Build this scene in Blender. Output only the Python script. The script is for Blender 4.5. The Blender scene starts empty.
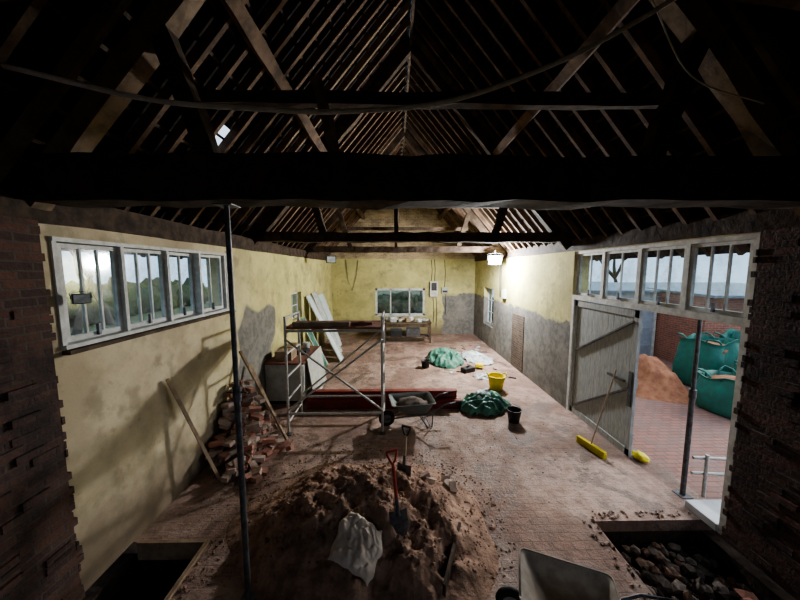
import bpy, bmesh, math, random
from mathutils import Vector, Matrix, Euler, noise

R = random.Random(7)

# ------------------------------------------------------------------ materials
def new_mat(name):
    m = bpy.data.materials.new(name); m.use_nodes = True
    nt = m.node_tree
    for n in list(nt.nodes): nt.nodes.remove(n)
    out = nt.nodes.new('ShaderNodeOutputMaterial')
    b = nt.nodes.new('ShaderNodeBsdfPrincipled')
    nt.links.new(b.outputs[0], out.inputs[0])
    return m, nt, b, out

def math_n(nt, op, a, b=None, c=None, clamp=False):
    n = nt.nodes.new('ShaderNodeMath'); n.operation = op; n.use_clamp = clamp
    for i, x in enumerate((a, b, c)):
        if x is None: continue
        if isinstance(x, (int, float)): n.inputs[i].default_value = x
        else: nt.links.new(x, n.inputs[i])
    return n.outputs[0]

def smooth(nt, val, lo, hi):
    n = nt.nodes.new('ShaderNodeMapRange'); n.interpolation_type = 'SMOOTHSTEP'
    nt.links.new(val, n.inputs['Value'])
    n.inputs['From Min'].default_value = lo; n.inputs['From Max'].default_value = hi
    return n.outputs['Result']

def noise_n(nt, scale, detail=6, rough=.6, vec=None, dist=0):
    n = nt.nodes.new('ShaderNodeTexNoise')
    n.inputs['Scale'].default_value = scale; n.inputs['Detail'].default_value = detail
    n.inputs['Roughness'].default_value = rough; n.inputs['Distortion'].default_value = dist
    if vec is None:
        vec = nt.nodes.new('ShaderNodeNewGeometry').outputs['Position']
    nt.links.new(vec, n.inputs['Vector'])
    return n.outputs['Fac']

def mixc(nt, fac, a, b, mode='MIX'):
    n = nt.nodes.new('ShaderNodeMix'); n.data_type = 'RGBA'; n.blend_type = mode
    if isinstance(fac, (int, float)): n.inputs[0].default_value = fac
    else: nt.links.new(fac, n.inputs[0])
    for i, x in ((6, a), (7, b)):
        if isinstance(x, tuple): n.inputs[i].default_value = (*x, 1)
        else: nt.links.new(x, n.inputs[i])
    return n.outputs[2]

def bump_n(nt, b, h, strength=.3, dist=.02):
    n = nt.nodes.new('ShaderNodeBump'); n.inputs['Strength'].default_value = strength
    n.inputs['Distance'].default_value = dist
    nt.links.new(h, n.inputs['Height']); nt.links.new(n.outputs[0], b.inputs['Normal'])

def pos(nt):
    g = nt.nodes.new('ShaderNodeNewGeometry'); s = nt.nodes.new('ShaderNodeSeparateXYZ')
    nt.links.new(g.outputs['Position'], s.inputs[0])
    return g.outputs['Position'], s.outputs[0], s.outputs[1], s.outputs[2]

def nm(name, c1, c2, scale=6, rough=.85, bump=.3, metallic=0, stretch=None, dist=.02, lo=.35, hi=.65, spec=.3):
    m, nt, b, o = new_mat(name)
    tc = nt.nodes.new('ShaderNodeTexCoord'); mp = nt.nodes.new('ShaderNodeMapping')
    nt.links.new(tc.outputs['Object'], mp.inputs[0])
    if stretch: mp.inputs['Scale'].default_value = stretch
    f = noise_n(nt, scale, 7, .65, mp.outputs[0])
    r = smooth(nt, f, lo, hi)
    nt.links.new(mixc(nt, r, c1, c2), b.inputs['Base Color'])
    b.inputs['Roughness'].default_value = rough; b.inputs['Metallic'].default_value = metallic
    b.inputs['Specular IOR Level'].default_value = spec
    if bump: bump_n(nt, b, f, bump, dist)
    return m

def brick_tex(nt, vec, w, h, c1, c2, mortar, ms=.009):
    t = nt.nodes.new('ShaderNodeTexBrick')
    nt.links.new(vec, t.inputs['Vector'])
    t.inputs['Scale'].default_value = 1; t.inputs['Brick Width'].default_value = w
    t.inputs['Row Height'].default_value = h; t.inputs['Mortar Size'].default_value = ms
    t.inputs['Mortar Smooth'].default_value = .2
    t.inputs['Color1'].default_value = (*c1, 1); t.inputs['Color2'].default_value = (*c2, 1)
    t.inputs['Mortar'].default_value = (*mortar, 1)
    return t

def brick_mat(name, c1, c2, mortar, floor=False, w=.225, h=.075, dirt=(.05, .035, .03), dirtamt=.5):
    m, nt, b, o = new_mat(name)
    p, x, y, z = pos(nt)
    cb = nt.nodes.new('ShaderNodeCombineXYZ')
    if floor:
        nt.links.new(x, cb.inputs[0]); nt.links.new(y, cb.inputs[1])
    else:
        nt.links.new(math_n(nt, 'ADD', x, y), cb.inputs[0]); nt.links.new(z, cb.inputs[1])
    wob = noise_n(nt, 3, 3)
    vm = nt.nodes.new('ShaderNodeVectorMath'); vm.operation = 'ADD'
    cw = nt.nodes.new('ShaderNodeCombineXYZ')
    nt.links.new(math_n(nt, 'MULTIPLY', wob, .05), cw.inputs[1])
    nt.links.new(cb.outputs[0], vm.inputs[0]); nt.links.new(cw.outputs[0], vm.inputs[1])
    t = brick_tex(nt, vm.outputs[0], w, h, c1, c2, mortar)
    n = noise_n(nt, 2.2, 8, .7)
    c = mixc(nt, math_n(nt, 'MULTIPLY', smooth(nt, n, .4, .65), dirtamt), t.outputs['Color'], dirt)
    nt.links.new(c, b.inputs['Base Color']); b.inputs['Roughness'].default_value = .9
    hh = math_n(nt, 'SUBTRACT', noise_n(nt, 30, 4), t.outputs['Fac'])
    bump_n(nt, b, hh, .7, .015)
    return m

M = {}
M['timber'] = nm('old_oak', (.115, .080, .054), (.046, .032, .023), 5, .85, .6, stretch=(1, 1, 1))
M['timber_dark'] = nm('dark_oak', (.085, .056, .039), (.03, .021, .016), 6, .85, .7)
M['rafter'] = nm('rafter_wood', (.18, .115, .074), (.07, .046, .031), 4, .85, .4)
M['rafter_pale'] = nm('pale_rafter_wood', (.27, .195, .13), (.14, .10, .066), 5, .85, .4)
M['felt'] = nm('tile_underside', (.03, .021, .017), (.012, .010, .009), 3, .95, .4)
M['boarding'] = nm('pale_roof_boarding', (.60, .46, .27), (.36, .26, .15), 3, .9, .3)
M['tile'] = nm('roof_tile', (.22, .09, .06), (.12, .06, .045), 8, .9, .5)
M['slate'] = nm('grey_slate', (.28, .33, .37), (.20, .24, .27), 5, .7, .3)
M['brick'] = brick_mat('old_brick', (.125, .055, .040), (.055, .031, .025), (.085, .065, .055), dirt=(.018, .013, .012), dirtamt=.85)
M['brick_gable'] = brick_mat('gable_brick', (.46, .35, .20), (.32, .23, .14), (.48, .42, .29))
M['brick_out'] = brick_mat('courtyard_brick', (.36, .13, .085), (.27, .10, .07), (.32, .25, .2), dirtamt=.25)
M['paving'] = brick_mat('brick_paving', (.36, .17, .13), (.27, .135, .105), (.15, .11, .095), True, .22, .11, (.24, .17, .15), .6)
M['brickloose'] = nm('loose_brick', (.34, .15, .105), (.24, .15, .12), 9, .9, .5)
M['brickpale'] = nm('mortared_brick', (.42, .33, .28), (.29, .21, .175), 9, .9, .5)
M['soil'] = nm('dug_soil', (.37, .235, .172), (.175, .108, .078), 5, .97, .9, dist=.06)
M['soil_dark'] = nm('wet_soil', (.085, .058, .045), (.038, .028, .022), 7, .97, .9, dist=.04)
M['orange_soil'] = nm('orange_sand', (.40, .18, .10), (.27, .11, .065), 6, .97, .8)
M['stone'] = nm('rubble_stone', (.21, .165, .14), (.10, .08, .066), 9, .95, .6)
M['white'] = nm('weathered_white_paint', (.66, .66, .63), (.46, .45, .42), 7, .6, .15)
M['galv'] = nm('galvanised_steel', (.52, .51, .48), (.36, .34, .32), 20, .5, .1, .3)
M['steel'] = nm('dull_steel', (.16, .16, .17), (.09, .085, .085), 15, .5, .1, .6)
M['redox'] = nm('red_oxide_steel', (.26, .05, .038), (.16, .038, .03), 6, .6, .1)
M['black'] = nm('black_plastic', (.02, .02, .022), (.035, .035, .035), 10, .5, .05)
M['rubber'] = nm('rubber', (.02, .02, .02), (.04, .038, .035), 12, .9, .1)
M['barrow'] = nm('barrow_green_paint', (.13, .17, .155), (.2, .18, .16), 8, .6, .1)
M['barrow_grey'] = nm('dusty_barrow_grey', (.46, .40, .34), (.31, .26, .215), 5, .85, .2)
M['yellow'] = nm('yellow_plastic', (.80, .66, .03), (.68, .55, .03), 5, .45, .03)
M['red'] = nm('red_fibreglass', (.42, .07, .05), (.32, .05, .04), 8, .5, .05)
M['ash'] = nm('ash_handle', (.48, .36, .25), (.36, .26, .18), 10, .7, .1)
M['plank'] = nm('sawn_plank', (.34, .25, .17), (.22, .155, .11), 6, .85, .3)
M['plankred'] = nm('red_brown_board', (.28, .12, .09), (.17, .08, .06), 6, .8, .2)
M['sack'] = nm('paper_sack', (.62, .52, .44), (.44, .36, .30), 5, .75, .4)
M['green'] = nm('green_woven_bag', (.025, .18, .14), (.04, .13, .11), 9, .6, .2)
M['greend'] = nm('green_sheet', (.10, .26, .19), (.04, .11, .085), 5, .5, .3)
M['bagwhite'] = nm('white_polythene', (.55, .58, .58), (.3, .34, .34), 6, .4, .3)
M['cabgrey'] = nm('grey_cabinet_paint', (.46, .47, .44), (.35, .36, .33), 5, .7, .05)
M['door'] = nm('grey_door_paint', (.42, .43, .415), (.29, .30, .29), 5, .75, .15, stretch=(1, 6, 1))
M['render_out'] = nm('pale_render', (.55, .56, .57), (.45, .45, .46), 3, .9, .1)
M['paleblue'] = nm('pale_blue_insulation', (.62, .70, .72), (.5, .58, .6), 5, .6, .1)
M['hedge'] = nm('hedge_leaves', (.07, .09, .04), (.022, .032, .015), 10, .9, 1.0, dist=.1)
M['bark'] = nm('bark', (.10, .085, .07), (.05, .042, .036), 8, .95, .5)
M['grass'] = nm('grass', (.13, .15, .08), (.08, .09, .05), 3, .95, .5)
M['slate_door'] = nm('blue_grey_door', (.36, .40, .46), (.28, .32, .38), 5, .7, .1)
M['cable'] = nm('cable_sheath', (.10, .09, .085), (.06, .055, .05), 10, .6, .02)
M['cable_pale'] = nm('brightened_grey_cable', (.66, .61, .56), (.5, .45, .40), 10, .7, .02)  # sheath colour raised in place of light, so the unlit overhead cable shows
M['darkpanel'] = brick_mat('exposed_dark_stonework', (.13, .09, .062), (.07, .05, .036), (.17, .13, .10), dirtamt=.4)

# glass
m, nt, b, out = new_mat('old_glass')
nt.nodes.remove(b)
tr = nt.nodes.new('ShaderNodeBsdfTransparent'); tr.inputs[0].default_value = (.84, .90, .93, 1)
gl = nt.nodes.new('ShaderNodeBsdfGlossy'); gl.inputs['Roughness'].default_value = .08
df = nt.nodes.new('ShaderNodeBsdfDiffuse'); df.inputs[0].default_value = (.4, .42, .42, 1)
mx = nt.nodes.new('ShaderNodeMixShader'); mx.inputs[0].default_value = .06
nt.links.new(tr.outputs[0], mx.inputs[1]); nt.links.new(gl.outputs[0], mx.inputs[2])
mx2 = nt.nodes.new('ShaderNodeMixShader')
f = smooth(nt, noise_n(nt, 4, 6, .7), .4, .75)
nt.links.new(math_n(nt, 'MULTIPLY', f, .2), mx2.inputs[0])
nt.links.new(mx.outputs[0], mx2.inputs[1]); nt.links.new(df.outputs[0], mx2.inputs[2])
nt.links.new(mx2.outputs[0], out.inputs[0])
M['glass'] = m

m, nt, b, out = new_mat('lamp_led')
b.inputs['Base Color'].default_value = (1, 1, 1, 1)
b.inputs['Emission Color'].default_value = (.92, .95, 1, 1); b.inputs['Emission Strength'].default_value = 500
M['led'] = m

# plaster with limewash and patches of bare grey render
m, nt, b, out = new_mat('limewash_plaster')
p, x, y, z = pos(nt)
n1 = noise_n(nt, 1.3, 8, .65); n2 = noise_n(nt, 6, 8, .7); n3 = noise_n(nt, .6, 3, .5); n5 = noise_n(nt, 2.4, 5, .6)
cream = mixc(nt, smooth(nt, n1, .35, .65), (.58, .50, .35), (.42, .35, .24))
yel = mixc(nt, smooth(nt, n1, .35, .65), (.57, .53, .24), (.42, .385, .175))
c = mixc(nt, smooth(nt, y, 4.0, 8.0), cream, yel)
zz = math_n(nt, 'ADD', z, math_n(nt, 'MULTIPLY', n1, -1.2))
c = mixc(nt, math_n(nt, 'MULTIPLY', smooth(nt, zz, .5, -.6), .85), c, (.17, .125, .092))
c = mixc(nt, math_n(nt, 'MULTIPLY', smooth(nt, n2, .52, .72), .5), c, (.27, .205, .135))
c = mixc(nt, math_n(nt, 'MULTIPLY', smooth(nt, n5, .53, .67), .5), c, (.23, .195, .13))
wob = math_n(nt, 'MULTIPLY', math_n(nt, 'SUBTRACT', n3, .5), 1.6)
wob2 = math_n(nt, 'MULTIPLY', math_n(nt, 'SUBTRACT', n5, .5), .6)
wz = math_n(nt, 'ADD', z, wob2)
g1 = math_n(nt, 'MULTIPLY', smooth(nt, wz, 2.05, 1.95), smooth(nt, math_n(nt, 'ADD', x, wob2), 2.35, 2.4))
yy = math_n(nt, 'ADD', y, math_n(nt, 'MULTIPLY', wob, 1.5))
g2 = math_n(nt, 'MULTIPLY', smooth(nt, math_n(nt, 'ADD', z, wob), 2.2, 2.1),
            math_n(nt, 'MULTIPLY', smooth(nt, yy, 5.7, 5.8), smooth(nt, yy, 7.6, 7.5)))
g2 = math_n(nt, 'MULTIPLY', g2, smooth(nt, x, -2.9, -3.0))
g = math_n(nt, 'MAXIMUM', g1, g2)
grey = mixc(nt, smooth(nt, n2, .4, .6), (.215, .205, .185), (.15, .143, .128))
grey = mixc(nt, math_n(nt, 'MULTIPLY', smooth(nt, n1, .5, .65), .5), grey, (.29, .265, .225))
c = mixc(nt, g, c, grey)
nt.links.new(c, b.inputs['Base Color']); b.inputs['Roughness'].default_value = .92
b.inputs['Specular IOR Level'].default_value = .15
bump_n(nt, b, math_n(nt, 'ADD', n1, math_n(nt, 'MULTIPLY', n2, .4)), .35, .05)
M['plaster'] = m

# floor: worn brick paving mostly buried under red-brown dust and mud
m, nt, b, out = new_mat('dusty_floor')
p, x, y, z = pos(nt)
n1 = noise_n(nt, .9, 8, .65, dist=.6); n2 = noise_n(nt, 5, 9, .75); n4 = noise_n(nt, 25, 5, .7); n6 = noise_n(nt, 1.1, 8, .7, dist=1.6)
cb = nt.nodes.new('ShaderNodeCombineXYZ'); nt.links.new(x, cb.inputs[0]); nt.links.new(y, cb.inputs[1])
bt = brick_tex(nt, cb.outputs[0], .23, .115, (.35, .205, .16), (.28, .16, .125), (.17, .115, .09), .008)
dust = mixc(nt, smooth(nt, n1, .42, .58), (.41, .295, .242), (.235, .152, .12))
c = mixc(nt, math_n(nt, 'ADD', math_n(nt, 'MULTIPLY', smooth(nt, n6, .35, .52), .55), .4), bt.outputs['Color'], dust)
c = mixc(nt, math_n(nt, 'MULTIPLY', smooth(nt, n6, .52, .60), .8), c, (.13, .083, .064))
c = mixc(nt, math_n(nt, 'MULTIPLY', smooth(nt, n2, .47, .60), .45), c, (.13, .086, .067))
c = mixc(nt, math_n(nt, 'MULTIPLY', smooth(nt, n2, .40, .25), .6), c, (.50, .41, .36))
nt.links.new(c, b.inputs['Base Color'])
rr = smooth(nt, n6, .62, .48)
nt.links.new(math_n(nt, 'ADD', math_n(nt, 'MULTIPLY', rr, .45), .36), b.inputs['Roughness'])
b.inputs['Specular IOR Level'].default_value = .4
bump_n(nt, b, math_n(nt, 'ADD', math_n(nt, 'ADD', n2, math_n(nt, 'MULTIPLY', n4, .35)), math_n(nt, 'MULTIPLY', bt.outputs['Fac'], -.10)), .7, .05)
M['floor'] = m

# ------------------------------------------------------------------ builder
class MB:
    def __init__(s):
        s.bm = bmesh.new(); s.mats = []
    def mi(s, k):
        if k not in s.mats: s.mats.append(k)
        return s.mats.index(k)
    def _faces(s, vs, fs, k, sm=False):
        bv = [s.bm.verts.new(v) for v in vs]; i = s.mi(k)
        for f in fs:
            try:
                fc = s.bm.faces.new([bv[j] for j in f]); fc.material_index = i; fc.smooth = sm
            except ValueError: pass
        return bv
    def box(s, c, d, k, rot=None):
        hx, hy, hz = d[0]/2, d[1]/2, d[2]/2
        vs = [Vector((sx*hx, sy*hy, sz*hz)) for sx in (-1, 1) for sy in (-1, 1) for sz in (-1, 1)]
        if rot is not None:
            mt = rot if isinstance(rot, Matrix) else Euler(rot).to_matrix()
            vs = [mt @ v for v in vs]
        vs = [v + Vector(c) for v in vs]
        s._faces(vs, [(0,1,3,2),(4,6,7,5),(0,4,5,1),(2,3,7,6),(0,2,6,4),(1,5,7,3)], k)
    def bx(s, x0, x1, y0, y1, z0, z1, k):
        s.box(((x0+x1)/2, (y0+y1)/2, (z0+z1)/2), (x1-x0, y1-y0, z1-z0), k)
    def beam(s, p0, p1, w, h, k, up=(0, 0, 1), segs=1, jit=0.0):
        p0, p1 = Vector(p0), Vector(p1); d = (p1-p0).normalized(); up = Vector(up)
        if abs(d.dot(up)) > .98: up = Vector((0, 1, 0))
        sd = d.cross(up).normalized(); u = sd.cross(d).normalized()
        vs = []
        for i in range(segs+1):
            c = p0.lerp(p1, i/segs)
            if jit: c = c + u*R.uniform(-jit, jit)*.8 + sd*R.uniform(-jit, jit)*.6
            for a, b2 in ((-1,-1),(1,-1),(1,1),(-1,1)):
                vs.append(c + sd*(a*w/2 + (R.uniform(-jit, jit) if jit else 0)) + u*(b2*h/2 + (R.uniform(-jit, jit) if jit else 0)))
        fs = []
        for i in range(segs):
            o = i*4
            for j in range(4):
                fs.append((o+j, o+(j+1) % 4, o+4+(j+1) % 4, o+4+j))
        fs.append((3,2,1,0)); o = segs*4; fs.append((o, o+1, o+2, o+3))
        s._faces(vs, fs, k)
    def cyl(s, p0, p1, r, k, r1=None, seg=12, caps=True):
        p0, p1 = Vector(p0), Vector(p1); d = (p1-p0)
        if d.length < 1e-6: return
        d.normalize(); a = d.orthogonal().normalized(); b2 = d.cross(a)
        r1 = r if r1 is None else r1; vs = []
        for (c, rr) in ((p0, r), (p1, r1)):
            for i in range(seg):
                t = 2*math.pi*i/seg; vs.append(c + a*math.cos(t)*rr + b2*math.sin(t)*rr)
        s._faces(vs, [(i, (i+1) % seg, seg+(i+1) % seg, seg+i) for i in range(seg)], k, True)
        if caps:
            s._faces(vs[:seg], [tuple(reversed(range(seg)))], k)
            s._faces(vs[seg:], [tuple(range(seg))], k)
    def tube(s, pts, r, k, seg=8):
        pts = [Vector(p) for p in pts]; vs = []; n = len(pts); prev = None
        for i, p in enumerate(pts):
            d = (pts[min(i+1, n-1)] - pts[max(i-1, 0)]).normalized()
            if prev is None: a = d.orthogonal().normalized()
            else:
                a = (prev - d*prev.dot(d))
                a = a.normalized() if a.length > 1e-5 else d.orthogonal().normalized()
            prev = a; b2 = d.cross(a)
            for j in range(seg):
                t = 2*math.pi*j/seg; vs.append(p + a*math.cos(t)*r + b2*math.sin(t)*r)
        fs = []
        for i in range(n-1):
            for j in range(seg):
                fs.append((i*seg+j, i*seg+(j+1) % seg, (i+1)*seg+(j+1) % seg, (i+1)*seg+j))
        fs.append(tuple(reversed(range(seg)))); fs.append(tuple(range((n-1)*seg, n*seg)))
        s._faces(vs, fs, k, True)
    def ring(s, c, axis, R0, r, k, seg=24, s2=8):
        c = Vector(c); ax = Vector(axis).normalized(); a = ax.orthogonal().normalized(); b2 = ax.cross(a)
        vs = []; fs = []
        for i in range(seg):
            t = 2*math.pi*i/seg; rd = a*math.cos(t)+b2*math.sin(t)
            for j in range(s2):
                q = 2*math.pi*j/s2; vs.append(c + rd*(R0+r*math.cos(q)) + ax*r*math.sin(q))
        for i in range(seg):
            for j in range(s2):
                fs.append((i*s2+j, ((i+1) % seg)*s2+j, ((i+1) % seg)*s2+(j+1) % s2, i*s2+(j+1) % s2))
        s._faces(vs, fs, k, True)
    def loft(s, rings, k, closed=True, cap0=False, cap1=False, sm=True):
        n = len(rings[0]); vs = [v for r in rings for v in r]; fs = []
        for i in range(len(rings)-1):
            for j in range(n if closed else n-1):
                fs.append((i*n+j, i*n+(j+1) % n, (i+1)*n+(j+1) % n, (i+1)*n+j))
        if cap0: fs.append(tuple(reversed(range(n))))
        if cap1: fs.append(tuple(range((len(rings)-1)*n, len(rings)*n)))
        s._faces(vs, fs, k, sm)
    def grid(s, x0, x1, y0, y1, nx, ny, fn, k, sm=True):
        vs = []; fs = []
        for i in range(nx+1):
            for j in range(ny+1):
                X = x0+(x1-x0)*i/nx; Y = y0+(y1-y0)*j/ny
                q = fn(X, Y); vs.append(q if isinstance(q, Vector) else Vector((X, Y, q)))
        for i in range(nx):
            for j in range(ny):
                a = i*(ny+1)+j; fs.append((a, a+ny+1, a+ny+2, a+1))
        s._faces(vs, fs, k, sm)
    def lump(s, c, d, k, seed=0, sub=3, amp=.25, fr=1.5, flat=None, sm=True):
        t = bmesh.new(); bmesh.ops.create_icosphere(t, subdivisions=sub, radius=1)
        off = Vector((seed*3.7, seed*1.3, seed*2.1)); vs = []
        for v in t.verts:
            n = v.co.normalized(); f = 1 + amp*noise.fractal(n*fr+off, .8, 2.1, 4)
            q = Vector((n.x*f*d[0], n.y*f*d[1], n.z*f*d[2]))
            if flat is not None: q.z = max(q.z, flat)
            vs.append(q + Vector(c))
        t.verts.ensure_lookup_table(); t.verts.index_update()
        fs = [tuple(v.index for v in f.verts) for f in t.faces]; t.free()
        s._faces(vs, fs, k, sm)
    def clod(s, c, r, k, squash=.7):
        mt = Euler((R.uniform(0, 6), R.uniform(0, 6), R.uniform(0, 6))).to_matrix()
        vs = []
        for v in [(1,0,0),(-1,0,0),(0,1,0),(0,-1,0),(0,0,1),(0,0,-1)]:
            q = mt @ (Vector(v)*r*R.uniform(.6, 1.2)); q.z *= squash; vs.append(q+Vector(c))
        s._faces(vs, [(0,2,4),(2,1,4),(1,3,4),(3,0,4),(2,0,5),(1,2,5),(3,1,5),(0,3,5)], k)
    def finish(s, name, origin=None, loc=None, rot=None, bevel=0, recalc=True, scale=None):
        bm = s.bm
        if recalc: bmesh.ops.recalc_face_normals(bm, faces=bm.faces)
        if loc is None:
            if origin is None:
                xs = [v.co.x for v in bm.verts]; ys = [v.co.y for v in bm.verts]; zs = [v.co.z for v in bm.verts]
                origin = ((min(xs)+max(xs))/2, (min(ys)+max(ys))/2, min(zs))
            o = Vector(origin)
            for v in bm.verts: v.co -= o
            loc = o
        me = bpy.data.meshes.new(name); bm.to_mesh(me); bm.free()
        for k in s.mats: me.materials.append(M[k])
        ob = bpy.data.objects.new(name, me); bpy.context.scene.collection.objects.link(ob)
        ob.location = loc
        if rot: ob.rotation_euler = rot
        if scale: ob.scale = (scale, scale, scale)
        if bevel:
            md = ob.modifiers.new('bevel', 'BEVEL'); md.width = bevel; md.segments = 2; md.limit_method = 'ANGLE'
        return ob

# ------------------------------------------------------------------ dimensions
XL, XR, YB, YF = -3.1, 3.95, 14.8, -2.5
ZP = 3.62
RX, RZ, SL = .33, 8.0, 1.17
def roof_z(x): return RZ - SL*abs(x-RX)

# ------------------------------------------------------------------ walls
def wall_y(name, x0, x1, y0, y1, z1, ops, key, extra=None):
    mb = MB(); cur = y0
    for (a, b_, za, zb) in sorted(ops):
        if a > cur: mb.bx(x0, x1, cur, a, 0, z1, key)
        if za > 0: mb.bx(x0, x1, a, b_, 0, za, key)
        if zb < z1: mb.bx(x0, x1, a, b_, zb, z1, key)
        cur = b_
    if cur < y1: mb.bx(x0, x1, cur, y1, 0, z1, key)
    if extra: extra(mb)
    return mb.finish(name)

def lext(mb):
    mb.bx(XL-.38, XL+.06, YF, 2.66, 0, ZP, 'brick')
    for i in range(46):   # ragged toothed brick edge
        if R.random() < .6: mb.bx(XL-.3, XL+.06+R.uniform(-.02, .01), 2.66, 2.66+R.uniform(.01, .06), i*.078, i*.078+.068, 'brick')
    for i in range(46):
        if R.random() < .5:
            yy = 2.05+R.choice([0, .12, .25, .36]); mb.bx(XL+.04, XL+.06+R.uniform(.005, .03), yy, yy+.2, i*.078, i*.078+.066, 'brick')
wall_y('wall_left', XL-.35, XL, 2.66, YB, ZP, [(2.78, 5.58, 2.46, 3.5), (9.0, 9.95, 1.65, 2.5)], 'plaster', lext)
def rext(mb):
    mb.bx(XR-.04, XR+.38, YF, 3.2, 0, ZP, 'brick')
    for i in range(46):
        if R.random() < .6: mb.bx(XR-.04+R.uniform(-.02, .02), XR+.3, 3.2, 3.2+R.uniform(.01, .05), i*.078, i*.078+.068, 'brick')
    for i in range(46):
        if R.random() < .6:
            yy = 2.5+R.choice([0, .12, .25, .36]); mb.bx(XR-.045-R.uniform(.005, .035), XR, yy, yy+.2, i*.078, i*.078+.066, 'brick')
    mb.bx(XR-.015, XR+.01, 9.0, 9.9, 0, 1.78, 'darkpanel')
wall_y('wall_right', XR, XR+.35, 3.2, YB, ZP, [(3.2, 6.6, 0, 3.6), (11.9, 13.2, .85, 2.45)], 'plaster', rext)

mb = MB()
for (x0, x1, z0, z1) in ((XL-.35, -.98, 0, 3.75), (1.48, XR+.35, 0, 3.75), (-.98, 1.48, 0, .95), (-.98, 1.48, 2.3, 3.75)):
    mb.bx(x0, x1, YB, YB+.35, z0, z1, 'plaster')
def gable(mb, y0, y1, zb, key):
    xl, xr = RX-(RZ-zb)/SL-.05, RX+(RZ-zb)/SL+.05
    t = RZ+.05
    vs = [Vector(p) for p in ((xl, y0, zb), (xr, y0, zb), (RX, y0, t), (xl, y1, zb), (xr, y1, zb), (RX, y1, t))]
    mb._faces(vs, [(0,1,2),(3,5,4),(0,3,4,1),(1,4,5,2),(2,5,3,0)], key)
gable(mb, YB, YB+.3, 3.75, 'brick_gable')
mb.finish('wall_back')
# gable wall behind the viewpoint, with an unseen opening added to let in fill daylight
mb = MB()
for (x0, x1, z0, z1) in ((XL-.38, -1.0, 0, 3.75), (1.6, XR+.38, 0, 3.75), (-1.0, 1.6, 0, 1.0), (-1.0, 1.6, 3.4, 3.75)):
    mb.bx(x0, x1, YF-.35, YF, z0, z1, 'brick')
gable(mb, YF-.3, YF, 3.75, 'brick'); mb.finish('wall_front')

# floor with two dug trenches
mb = MB()
for (x0, x1, y0, y1) in ((XL-.35, XR+.4, YF, 1.5), (-2.2, 2.55, 1.5, 3.3), (XL-.35, 2.55, 3.3, 3.5), (XL-.35, XR+.4, 3.5, YB+.3)):
    mb.bx(x0, x1, y0, y1, -.15, 0, 'floor')
mb.finish('floor')
mb = MB()
def trench(mb, x0, x1, y0, y1, d, k):
    f = lambda X, Y: -d + .08*noise.fractal(Vector((X*3, Y*3, 0)), 1, 2, 4)
    mb.grid(x0-.1, x1+.1, y0-.1, y1+.1, 24, 24, f, k)
    for (a, b_, c, e) in ((x0-.2, x0, y0-.2, y1+.2), (x1, x1+.2, y0-.2, y1+.2), (x0, x1, y0-.2, y0), (x0, x1, y1, y1+.2)):
        mb.bx(a, b_, c, e, -d-.2, -.15, k)
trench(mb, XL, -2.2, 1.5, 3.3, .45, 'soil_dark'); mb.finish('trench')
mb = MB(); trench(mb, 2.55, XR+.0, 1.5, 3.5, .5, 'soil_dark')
for i in range(420):
    X = R.uniform(2.60, 3.9); Y = R.uniform(1.9, 3.45)
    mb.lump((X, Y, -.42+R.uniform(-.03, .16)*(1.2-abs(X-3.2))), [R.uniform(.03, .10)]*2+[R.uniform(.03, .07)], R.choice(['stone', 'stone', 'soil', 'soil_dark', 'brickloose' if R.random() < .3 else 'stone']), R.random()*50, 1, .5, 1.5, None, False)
mb.finish('trench')
mb = MB()
for i in range(90):
    t = R.random()
    if t < .5: X, Y = 2.5+R.uniform(-.12, .03), R.uniform(2.2, 3.5)
    else: X, Y = R.uniform(2.55, 3.9), 3.53+R.uniform(0, .12)
    mb.clod((X, Y, .010), R.uniform(.010, .035), R.choice(['soil', 'stone', 'floor']))
for i in range(40):
    mb.clod((-2.17+R.uniform(0, .12), R.uniform(2, 3.3), .01), R.uniform(.012, .03), 'soil')
mb.finish('broken_slab_edging')
mb = MB(); mb.bx(-2.24, -2.20, 1.5, 3.29, -.3, .03, 'plank'); mb.bx(XL+.07, -2.24, 3.26, 3.30, -.2, .02, 'plank'); mb.finish('trench_shuttering_board')

# ------------------------------------------------------------------ roof
nl = Vector((-.76, 0, .65)); nr = Vector((.76, 0, .65))
def sp(side, dx, y, off):   # point on the roof, dx horizontal distance from ridge
    n = nl if side < 0 else nr
    return Vector((RX+side*dx, y, RZ-SL*dx)) + n*off
ED = 3.95
mb = MB()
for side in (-1, 1):
    y = YF+.1
    while y < YB-.05:
        k = 'rafter_pale' if R.random() < .18 else 'rafter'
        mb.beam(sp(side, .02, y, .06), sp(side, ED, y+R.uniform(-.02, .02), .06), .055, .11, k, up=(nl if side < 0 else nr))
        y += .38
mb.finish('roof_rafters')
mb = MB()
for side in (-1, 1):
    dx = .1
    while dx < ED:
        mb.beam(sp(side, dx, YF, .135), sp(side, dx, YB, .135), .035, .025, 'timber', up=(nl if side < 0 else nr))
        dx += .21
mb.finish('roof_battens')
mb = MB()
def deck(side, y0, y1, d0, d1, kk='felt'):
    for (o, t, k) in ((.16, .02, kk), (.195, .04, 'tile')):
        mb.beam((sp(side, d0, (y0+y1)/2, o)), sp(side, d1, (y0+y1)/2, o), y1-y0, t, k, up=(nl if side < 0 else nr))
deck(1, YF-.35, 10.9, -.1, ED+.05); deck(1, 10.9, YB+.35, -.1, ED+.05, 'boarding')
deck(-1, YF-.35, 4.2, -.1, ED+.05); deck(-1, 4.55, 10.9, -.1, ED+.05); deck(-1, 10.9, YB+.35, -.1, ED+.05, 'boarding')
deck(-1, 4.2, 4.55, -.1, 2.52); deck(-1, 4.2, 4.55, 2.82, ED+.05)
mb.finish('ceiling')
mb = MB()
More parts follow.
